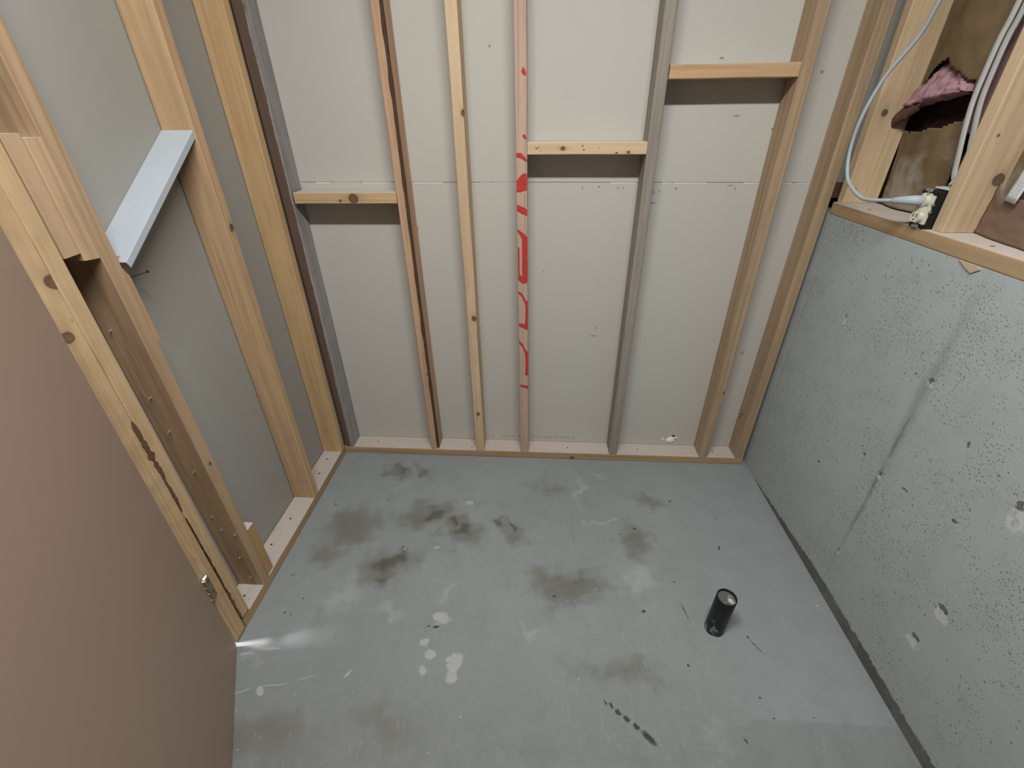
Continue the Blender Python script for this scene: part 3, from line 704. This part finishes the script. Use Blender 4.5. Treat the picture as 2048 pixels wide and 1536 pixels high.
# cleat under the white board, with its nail
cle = lumber('cleat', .215, .016, .040, frame((-.0465, -.7295, .962), (0, 1, 0), (-1, 0, 0), (0, 0, 1)), wood('cleat_wood', (.50, .32, .18), (.36, .21, .11), 38), shear=(-.0285, 0))
tag(cle, 'thin wood cleat nailed to the king stud below the white board', 'cleat')
bm = bmesh.new(); p0 = Vector((-.040, -.722, 1.121)); p1 = Vector((-.040, -.662, 1.119)); bm_cyl(bm, p0, p1, .0014, seg=8); bm_cyl(bm, p1, p1 + Vector((0, .002, 0)), .0036, seg=10)
bm_obj('nail', bm, RUSTY, cle)
# short scrap nailed low on the king stud
scr = lumber('wood_scrap', .235, .036, .080, frame((-.0455, -.7125, .039), (0, 1, 0), (-1, 0, 0), (0, 0, 1)), wood('scrap_wood', (.43, .255, .12), (.31, .17, .075), 39, dust=1.0), shear=(-.030, 0))
tag(scr, 'short brown wood scrap standing on the side plate beside the king stud', 'wood block')

# white painted board jammed on a slope between two side-wall studs
d = Vector((0, -.381, -.258)); L = d.length; ez = d.normalized(); ey = Vector((-1, 0, 0)); ex = ey.cross(ez)
Mw = frame((-.0495, -.3655 , 1.4245), ex, ey, ez)
sg = 1 if ex.z > 0 else -1
bm = bmesh.new()
for a, b in (((-.0085, -.0445, 0), (.0085, .0445, L)),): bm_box(bm, a, b, .0012, 2)
for v in bm.verts:      # plumb cuts at both ends so it seats on the stud faces
    v.co.x -= sg * .0085
    if v.co.z < L / 2: v.co.z += -sg * 0 + abs(v.co.x) * .60
    else: v.co.z += abs(v.co.x) * .10
wbd = bm_obj('painted_board', bm, WHITEP, M=Mw); tag(wbd, 'white painted board wedged on a slope between two side-wall studs', 'board')

# ------------------------------------------------------------------ door standing ajar
DM = NT('brown_primed_door', .55, .3)
n1 = DM.noise(DM.co, 2.2, 3, .5); n2 = DM.noise(DM.mapping(DM.co, scale=(200, 200, 200)), 1.0, 2, .5)
DM.color(DM.mix(n1, (.315, .222, .170), (.345, .245, .195))); DM.bump(n2, .05, .001); DM = DM.m
hx, hy = .004, -.963
dv = Vector((.171 - hx, -1.2676 - hy, 0)).normalized(); nv = Vector((-dv.y, dv.x, 0))     # nv points to the room side
if nv.x < 0: nv = -nv
Md = frame((hx, hy, .006), dv, nv, (0, 0, 1))
door = bmesh.new(); bm_box(door, (0, -.035, 0), (.762, 0, 2.03), .0015, 2)
door = bm_obj('door_1', door, DM, M=Md); tag(door, 'plain pinkish-brown slab door standing ajar', 'door', kind='structure')
# hinge: knuckle + leaf + screws
hg = bmesh.new()
zc = .276
bm_cyl(hg, (.0055, -.9555, zc - .040), (.0055, -.9555, zc + .040), .0055, seg=14)
for z in (-.040, -.013, .013, .040): bm_cyl(hg, (.0055, -.9555, zc + z - .0008), (.0055, -.9555, zc + z + .0008), .0062, seg=14)
BRASS = plain('worn_hinge_steel', (.30, .25, .17), .4, .8)
hinge = bm_obj('hinge', hg, BRASS, door)
lf = bmesh.new(); bm_box(lf, (-.004, -.9535, zc - .044), (.0032, -.935, zc + .044), .0008, 1)
leaf = bm_obj('hinge_leaf', lf, BRASS, hinge)
for z in (.022, -.022):
    bm = bmesh.new(); bm_cyl(bm, (.003, -.944, zc + z), (.0042, -.944, zc + z), .0042, seg=12); bm_obj('screw', bm, RUSTY, hinge)
hk = bmesh.new(); bm_cyl(hk, (.005, -.955, zc + .044), (.006, -.943, zc + .048), .004, seg=10); bm_obj('hinge_tab', hk, GALV, hinge)

# ------------------------------------------------------------------ black pipe stub in the slab
PB = Vector((1.5365, -.826, 0)); tilt = Vector((.012, .012, .148))
def pipe_mat():
    t = NT('black_plastic_pipe', .38, .45)
    v = t.warp(t.co, 40, .02); z = t.sep(t.co)[2]
    m = t.math('MULTIPLY', t.ramp(t.noise(v, 32, 5, .7), .53, .56), t.ramp(z, .085, .03))
    s_ = t.ramp(t.noise(t.mapping(v, (4, 4, 4)), 60, 4, .7), .64, .70, 0, .35)
    return t.color(t.mix(t.math('MAXIMUM', m, s_), (.006, .006, .008), (.16, .16, .155)))
PM = pipe_mat()
pipe = empty('drain_pipe', PB); tag(pipe, 'short black plastic pipe stub standing out of the slab', 'pipe')
R_ = .0305; seg = 48; vs = []; fs = []
prof = [(R_, -.004), (R_, .05), (R_, .1), (R_, .1465), (R_ - .0008, .148), (R_ - .003, .148), (R_ - .0036, .1468), (R_ - .0036, .138)]
for r, z in prof:
    for k in range(seg):
        a = 2 * math.pi * k / seg; f = z / .148
        vs.append(PB + tilt * f + Vector((r * math.cos(a), r * math.sin(a), 0)))
for i in range(len(prof) - 1):
    for k in range(seg):
        j = (k + 1) % seg; fs.append((i * seg + k, i * seg + j, (i + 1) * seg + j, (i + 1) * seg + k))
o = mesh_obj('pipe_wall', vs, fs, PM, True, pipe)
t = NT('dusty_test_cap', .8); m = t.ramp(t.noise(t.warp(t.co, 60, .012), 36, 4, .6), .47, .55)
ctr = t.blob(t.warp(t.co, 60, .02), tuple(PB + tilt * .93 + Vector((.009, -.006, 0))), (.022, .020, .05), soft=.5)
CAP = t.color(t.mix(t.math('MULTIPLY', m, ctr), (.10, .095, .085), (.42, .40, .38)))
bm = bmesh.new(); top = PB + tilt * (.140 / .148)
bm_cyl(bm, top - Vector((0, 0, .003)), top, R_ - .0037, R_ - .0037, 48); bm_obj('pipe_cap', bm, CAP, pipe)
crumb('dust_lump', top + Vector((.010, -.008, .001)), .009, plain('pale_dust', (.45, .44, .42), .95, 0, .2, 200), 3, pipe, (1.0, 1.0, .25))

# ------------------------------------------------------------------ framing on top of the concrete wall
SILLM = wood('sill_wood', (.43, .295, .165), (.31, .20, .105), 41, dust=.85, freq=.7)
def silcut(q, x, y, z):
    if z < .02: q[2] += max(0, -(y)) * .45
    return q
sill = lumber('sill_plate', 3.15, .038, .139, frame((XR + .0705, .038, ZS + .0195), (0, 0, -1), (1, 0, 0), (0, -1, 0)), SILLM, step=.05, hook=silcut)
tag(sill, 'dusty wooden sill plate lying along the top of the concrete wall', 'plate')
ZP = ZS + .039
for (x, y) in ((1.985, -.14), (1.985, -.60)): nail_head(sill, (x, y, ZP), (0, 0, 1), .005, mat=plain('reddish_nail', (.35, .12, .09), .6))
AW = wood('upper_stud_wood_a', (.62, .46, .28), (.47, .335, .19), 42, freq=.8, knots=[(.018, -.025, .265, .011), (.018, -.03, .04, .006)])
sA = lumber('wall_stud', 1.5, .036, .112, M_right(.005, 2.028, ZP + .0005), AW, shear=(.008, 0)); tag(sA, 'upright stud on the sill plate crossed by the hanging grey cord', 'stud')
BW = wood('upper_stud_wood_b', (.58, .43, .27), (.43, .305, .18), 43, freq=.7, knots=[(.019, .020, .125, .016), (.019, -.03, .22, .004), (.019, .0, .36, .03)])
sB = lumber('wall_stud', 1.5, .036, .112, M_right(-.443, 2.028, ZP + .0005), BW, shear=(.0, 0)); tag(sB, 'wide upright stud on the sill plate right of the outlet box', 'stud')
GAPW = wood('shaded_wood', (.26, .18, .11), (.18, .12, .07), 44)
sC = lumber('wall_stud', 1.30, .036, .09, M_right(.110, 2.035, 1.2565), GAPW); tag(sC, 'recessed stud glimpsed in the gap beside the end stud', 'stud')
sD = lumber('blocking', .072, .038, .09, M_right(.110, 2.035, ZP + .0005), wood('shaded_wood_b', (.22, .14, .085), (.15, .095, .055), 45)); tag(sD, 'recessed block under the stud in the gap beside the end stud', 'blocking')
nlr = lumber('nailer_board', 1.5, .105, .080, M_right(-.3705, 2.095, ZP + .0005), wood('nailer_wood', (.36, .215, .105), (.26, .15, .07), 46)); tag(nlr, 'brown board behind the white cables, against the wide stud', 'board')

# insulation batt with torn kraft facing
def inside(p, poly):
    c = False; n = len(poly)
    for i in range(n):
        a, b = poly[i], poly[(i + 1) % n]
        if (a[1] > p[1]) != (b[1] > p[1]) and p[0] < (b[0] - a[0]) * (p[1] - a[1]) / (b[1] - a[1]) + a[0]: c = not c
    return c
KR = NT('kraft_facing', .55, .4)
k1 = KR.noise(KR.warp(KR.co, 8, .05), 14, 5, .7); k2 = KR.noise(KR.mapping(KR.co, (5, 1, 2)), 5, 4, .6)
c = KR.mix(k1, (.20, .135, .07), (.11, .072, .038)); zc_ = KR.sep(KR.co)[2]
lowm = KR.math('MULTIPLY', KR.ramp(zc_, 1.42, 1.36), KR.ramp(k2, .42, .6, .0, .75))
c = KR.mix(lowm, c, (.38, .335, .28)); KR.color(c); KR.bump(k1, .5, .006); KR = KR.m
PINK = NT('pink_fibreglass', .95, .1); q1 = PINK.noise(PINK.warp(PINK.co, 30, .03), 40, 6, .75)
PINK.color(PINK.mix(q1, (.55, .33, .36), (.36, .19, .21))); PINK.bump(q1, .9, .006); PINK = PINK.m
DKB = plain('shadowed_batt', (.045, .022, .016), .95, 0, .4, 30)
batt = empty('insulation_batt', (2.07, -.22, ZP)); tag(batt, 'brown kraft-faced insulation with a torn opening showing pink fibre', 'insulation')
hole = [(-.010, 1.405), (-.010, 1.47), (-.070, 1.555), (-.120, 1.580), (-.165, 1.545), (-.235, 1.520), (-.262, 1.44), (-.20, 1.415), (-.137, 1.402), (-.07, 1.395)]
vs = []; fs = []; NY, NZ = 50, 190; y0, y1, z0, z1 = -.016, -.262, ZP + .004, 2.25
def kx(y, z):
    u = (y - y0) / (y1 - y0)
    bulge = .030 * math.sin(math.pi * min(1, max(0, u))) ** .7
    n = .010 * noise.noise(Vector((y * 9, z * 5, 1))) + .004 * noise.noise(Vector((y * 30, z * 22, 4)))
    x = 2.082 - bulge + n * min(1, 12 * u * (1 - u) + .1)
    if z < 1.40: x += .012 * (1.40 - z) / .2
    return x
idx = {}
for j in range(NZ + 1):
    for i in range(NY + 1):
        y = y0 + (y1 - y0) * i / NY; z = z0 + (z1 - z0) * j / NZ
        idx[i, j] = len(vs); vs.append((kx(y, z), y, z))
for j in range(NZ):
    for i in range(NY):
        y = y0 + (y1 - y0) * (i + .5) / NY; z = z0 + (z1 - z0) * (j + .5) / NZ
        jy = .010 * noise.noise(Vector((y * 40, z * 40, 2))); jz = .010 * noise.noise(Vector((y * 40, z * 40, 9)))
        if inside((y + jy, z + jz), hole): continue
        fs.append((idx[i, j], idx[i + 1, j], idx[i + 1, j + 1], idx[i, j + 1]))
kf = mesh_obj('kraft_facing', vs, fs, KR, True, batt)
sm = kf.modifiers.new('thick', 'SOLIDIFY'); sm.thickness = .0012; sm.offset = 1
# rolled paper edge standing proud below the pink fibre
tag(kf, 'torn brown kraft paper')
def lump(name, fn, nu, nv, mat, parent):
    vs = [fn(i / nu, j / nv) for j in range(nv + 1) for i in range(nu + 1)]
    fs = [(j * (nu + 1) + i, j * (nu + 1) + i + 1, (j + 1) * (nu + 1) + i + 1, (j + 1) * (nu + 1) + i) for j in range(nv) for i in range(nu)]
    return mesh_obj(name, vs, fs, mat, True, parent)
def pinkf(u, v):     # overhanging tuft in the upper part of the tear
    y = -.012 - .232 * u; zt = 1.475 + .110 * math.sin(math.pi * min(1, u * 1.05)) ** .6 + .01 ; zb = 1.452 + .045 * u ** .8 + .006 * noise.noise(Vector((u * 12, 1, 3)))
    z = zb + (zt - zb) * v; x = 2.096 - .056 * (1 - v) ** .8 + .016 * noise.noise(Vector((u * 9, v * 5, 3))) + .008 * noise.noise(Vector((u * 26, v * 14, 3)))
    if v == 0: x += .05
    return (x, y, z)
tag(lump('fibreglass', pinkf, 34, 16, PINK, batt), 'pink fibreglass tuft')
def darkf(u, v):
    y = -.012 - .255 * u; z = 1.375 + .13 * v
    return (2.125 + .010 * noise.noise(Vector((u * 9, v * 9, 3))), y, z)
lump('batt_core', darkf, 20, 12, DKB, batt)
def sidef(u, v):     # pinkish-purple flange between facing and cables
    y = -.250 - .062 * u; z = 1.40 + .85 * v
    return (2.076 - .012 * math.sin(math.pi * u) + .004 * noise.noise(Vector((u * 3, v * 14, 5))), y, z)
PURP = plain('mauve_fibre', (.22, .13, .15), .95, 0, .3, 25)
tag(lump('fibreglass', sidef, 10, 60, PURP, batt), 'mauve strip of fibre beside the cables')
def flapf(u, v):     # dark curled flap hanging in front of the stud
    a = v * 2.6
    y = .010 - .10 * u + .006 * noise.noise(Vector((u * 9, v * 5, 1))); z = 1.452 + .028 * u - .060 * v * (1 - .55 * u) + .004 * noise.noise(Vector((u * 14, v * 6, 7)))
    return (2.046 + .018 * u - .018 * math.sin(a) , y, z)
fp = lump('kraft_flap', flapf, 18, 10, plain('kraft_underside', (.10, .048, .035), .8, 0, .35, 40), batt); tag(fp, 'dark curled flap of torn facing')
sm = fp.modifiers.new('thick', 'SOLIDIFY'); sm.thickness = .0012

# kraft paper over the next bay, with a paper tag stuck on it
sheet = empty('kraft_sheet', (1.99, -.55, ZP)); tag(sheet, 'brown kraft paper covering the framing right of the wide stud', 'insulation')
KB = NT('brown_paper', .6, .3); k = KB.noise(KB.co, 9, 4, .6); KB.color(KB.mix(k, (.22, .145, .105), (.15, .098, .07))); KB.bump(k, .2, .004); KB = KB.m
def sheetf(u, v):
    zb = ZP + .0015
    ztop = zb + .088 + .30 * max(0, .10 - u) + .02 * u
    y = -.4625 - .34 * u; z = zb + (ztop - zb) * v
    return (2.050 - .034 * math.sin(min(1, u * 1.6) * math.pi / 2) + .004 * noise.noise(Vector((u * 8, v * 4, 3))) + .006 * v, y, z)
ks = lump('paper', sheetf, 40, 20, KB, sheet); sm = ks.modifiers.new('thick', 'SOLIDIFY'); sm.thickness = .001
def sheet2(u, v):
    y = -.462 - .35 * u; z = ZP + .08 + .9 * v
    return (2.070 + .008 * noise.noise(Vector((u * 5, v * 6, 8))), y, z)
k2o = lump('paper', sheet2, 24, 60, KR, sheet)
TAGM = plain('white_label_paper', (.68, .70, .74), .6, 0, .03, 20)
tg = empty('paper_label', (2.02, -.54, 1.27)); tag(tg, 'white paper label with blue handwriting stuck on the brown kraft paper', 'label')
def labf(u, v):
    y = -.5190 - .046 * u - .016 * v; z = 1.2700 - .002 * u + .115 * v
    return (2.0180 + .014 * (1 - u) + .0008 * math.sin(u * 3), y, z)
lo_ = lump('label_sheet', labf, 6, 8, TAGM, tg); sm = lo_.modifiers.new('thick', 'SOLIDIFY'); sm.thickness = .0006
INK = plain('blue_ink', (.12, .14, .30), .7)
vs = []; fs = []; rr = random.Random(5)
for row in range(3):
    y_ = -.532 - .010 * row; z_ = 1.280 + .004 * row
    for q in range(7):
        i = len(vs); a = rr.uniform(.003, .006); s = rr.uniform(-.002, .002)
        P_ = [(y_, z_), (y_ - a, z_ + s), (y_ - a, z_ + s + .0008), (y_, z_ + .0008)]
        vs += [(2.0168 + .014 * (1 + (b + .519) / .046), b, c) for b, c in P_]; fs.append((i, i + 1, i + 2, i + 3)); z_ += .0075
mesh_obj('handwriting', vs, fs, INK, parent=tg)

# outlet box with its receptacle
BLK = plain('black_box_plastic', (.010, .010, .011), .45, 0, .2, 40)
IVORY = plain('ivory_plastic', (.60, .585, .48), .4, 0, .06, 60, .4)
ob = empty('electrical_outlet', (1.975, -.397, ZP)); tag(ob, 'black outlet box with a loose ivory receptacle on the sill plate', 'outlet')
bm = bmesh.new(); X0, X1, Y0, Y1, Z0, Z1 = 1.953, 2.02, -.4242, -.371, ZP + .001, ZP + .092
bm_box(bm, (X0, Y0, Z0), (X1, Y0 + .003, Z1)); bm_box(bm, (X0, Y1 - .003, Z0), (X1, Y1, Z1)); bm_box(bm, (X0, Y0 + .003, Z0), (X1, Y1 - .003, Z0 + .003))
bm_box(bm, (X0, Y0 + .003, Z1 - .003), (X1, Y1 - .003, Z1)); bm_box(bm, (X1 - .003, Y0 + .003, Z0 + .003), (X1, Y1 - .003, Z1 - .003))
for z in (Z0 - 0.0, Z1 - .010):
    for y in (Y0 + .002, Y1 - .012): bm_box(bm, (X0 - .006, y, z + .001), (X0, y + .010, z + .009), .001, 1)
bm_obj('outlet_box', bm, BLK, ob)
rc = bmesh.new()
bm_box(rc, (1.938, -.410, 1.196), (1.951, -.386, 1.262), .003, 2)
bm_box(rc, (1.9475, -.4205, 1.192), (1.956, -.376, 1.268), .002, 2)
rec = bm_obj('receptacle', rc, IVORY, ob)
def socket(zc, parent):
    bm = bmesh.new(); n = 24; A = []; B = []
    for k in range(n):
        a = 2 * math.pi * k / n; y = .0170 * math.cos(a); z = max(-.0125, min(.0125, .0170 * math.sin(a)))
        A.append(bm.verts.new((1.936, -.398 + y, zc + z))); B.append(bm.verts.new((1.947, -.398 + y, zc + z)))
    for k in range(n): j = (k + 1) % n; bm.faces.new((A[k], A[j], B[j], B[k]))
    bm.faces.new(A); bm.faces.new(B[::-1])
    s = bm_obj('socket', bm, IVORY, parent)
    return s
for zc2 in (1.249, 1.209):
    s = socket(zc2, rec)
SLOT = plain('slot_dark', (.05, .045, .035), .8)
bm = bmesh.new()
for dy, h in ((-.0062, .0075), (.0062, .0065)): bm_box(bm, (1.9354, -.398 + dy - .0012, 1.213 - h / 2), (1.9364, -.398 + dy + .0012, 1.213 + h / 2))
bm_cyl(bm, (1.9354, -.398, 1.2025), (1.9364, -.398, 1.2025), .0022, seg=10)
bm_obj('socket_slots', bm, SLOT, rec)
bm = bmesh.new()
for z in (1.1865, 1.2755): bm_box(bm, (1.9445, -.4095, z - .004), (1.9475, -.3865, z + .004), .001, 1)
bm_box(bm, (1.9455, -.4005, 1.183), (1.9475, -.3955, 1.279), .0005, 1)
bm_obj('metal_strap', bm, STEEL, rec)
for z in (1.225, 1.243):
    bm = bmesh.new(); bm_cyl(bm, (1.951, -.4205, z), (1.951, -.4245, z), .0035, seg=12); bm_obj('terminal_screw', bm, STEEL, rec)
bm = bmesh.new(); bm_box(bm, (1.975, -.42, 1.2755), (2.03, -.372, 1.2815), .002, 1); bm_obj('cable_clamp', bm, plain('pale_grey_plastic', (.42, .45, .46), .6), ob)

# grey power cord plugged in at the top, hanging in a loop
CORD = plain('grey_cord_rubber', (.38, .43, .46), .5, 0, .05, 80, .35)
cord = empty('power_cord', (1.93, -.39, 1.249)); tag(cord, 'grey power cord plugged into the outlet and hanging in a loop', 'cord')
pl = tube('plug', [(1.9355, -.398, 1.249), (1.925, -.397, 1.250), (1.913, -.388, 1.249), (1.903, -.370, 1.246), (1.897, -.352, 1.243)], .0125, CORD, cord, 16, 6, flat=.8)
me = pl.data
N = len(me.vertices) // 16
for i in range(N):
    f = i / (N - 1); s = 1.0 if f < .35 else 1 - .42 * (f - .35) / .65
    c0 = sum((me.vertices[i * 16 + k].co for k in range(16)), Vector()) / 16
    for k in range(16): v = me.vertices[i * 16 + k]; v.co = c0 + (v.co - c0) * s
tube('cable', [(1.899, -.357, 1.2435), (1.889, -.335, 1.240), (1.880, -.295, 1.2345), (1.880, -.248, 1.233), (1.880, -.190, 1.250), (1.880, -.142, 1.281), (1.880, -.112, 1.351), (1.880, -.115, 1.436), (1.90, -.125, 1.533), (1.93, -.163, 1.625), (1.93, -.191, 1.692), (1.93, -.25, 1.85), (1.95, -.33, 2.1), (1.96, -.36, 2.6)], .0052, CORD, cord, 14, 12)

# two white sheathed cables down the side of the wide stud
NM = plain('white_cable_sheath', (.44, .44, .42), .5, 0, .08, 50, .35)
nm1 = tube('house_cable', [(2.02, -.36, 2.6), (2.028, -.345, 2.0), (2.034, -.328, 1.68), (2.034, -.319, 1.60), (2.034, -.319, 1.528), (2.034, -.324, 1.47), (2.034, -.342, 1.408), (2.034, -.358, 1.36), (2.034, -.385, 1.31), (2.030, -.400, 1.2935)], .0042, NM, seg=12, flat=1.9, flat_axis=(1, 0, 0))
tag(nm1, 'right-hand white cable, slipping behind the wide stud lower down', 'cable', 'white house cables')
nm2 = tube('house_cable', [(2.02, -.338, 2.6), (2.028, -.323, 2.0), (2.032, -.308, 1.68), (2.032, -.299, 1.60), (2.032, -.298, 1.528), (2.032, -.301, 1.47), (2.032, -.314, 1.41), (2.032, -.331, 1.352), (2.030, -.346, 1.310), (2.022, -.366, 1.2935), (2.005, -.382, 1.2895)], .0042, NM, seg=12, flat=1.9, flat_axis=(1, 0, 0))
tag(nm2, 'left-hand white cable, ending at the top of the outlet box', 'cable', 'white house cables')

# cedar shim scrap poking out under the sill
bm = bmesh.new()
P_ = [(-.576, 1.1425), (-.628, 1.1425), (-.640, 1.138), (-.620, 1.124), (-.600, 1.131)]
A = [bm.verts.new((XR - .0030, y, z)) for y, z in P_]; B = [bm.verts.new((XR - .0008, y, z)) for y, z in P_]
bm.faces.new(A); bm.faces.new(B[::-1])
for i in range(5): bm.faces.new((A[i], A[(i + 1) % 5], B[(i + 1) % 5], B[i]))
tag(bm_obj('wood_splinter', bm, plain('pale_splinter', (.50, .40, .28), .8)), 'pale splinter of wood peeling down from under the sill plate', 'wood chip')
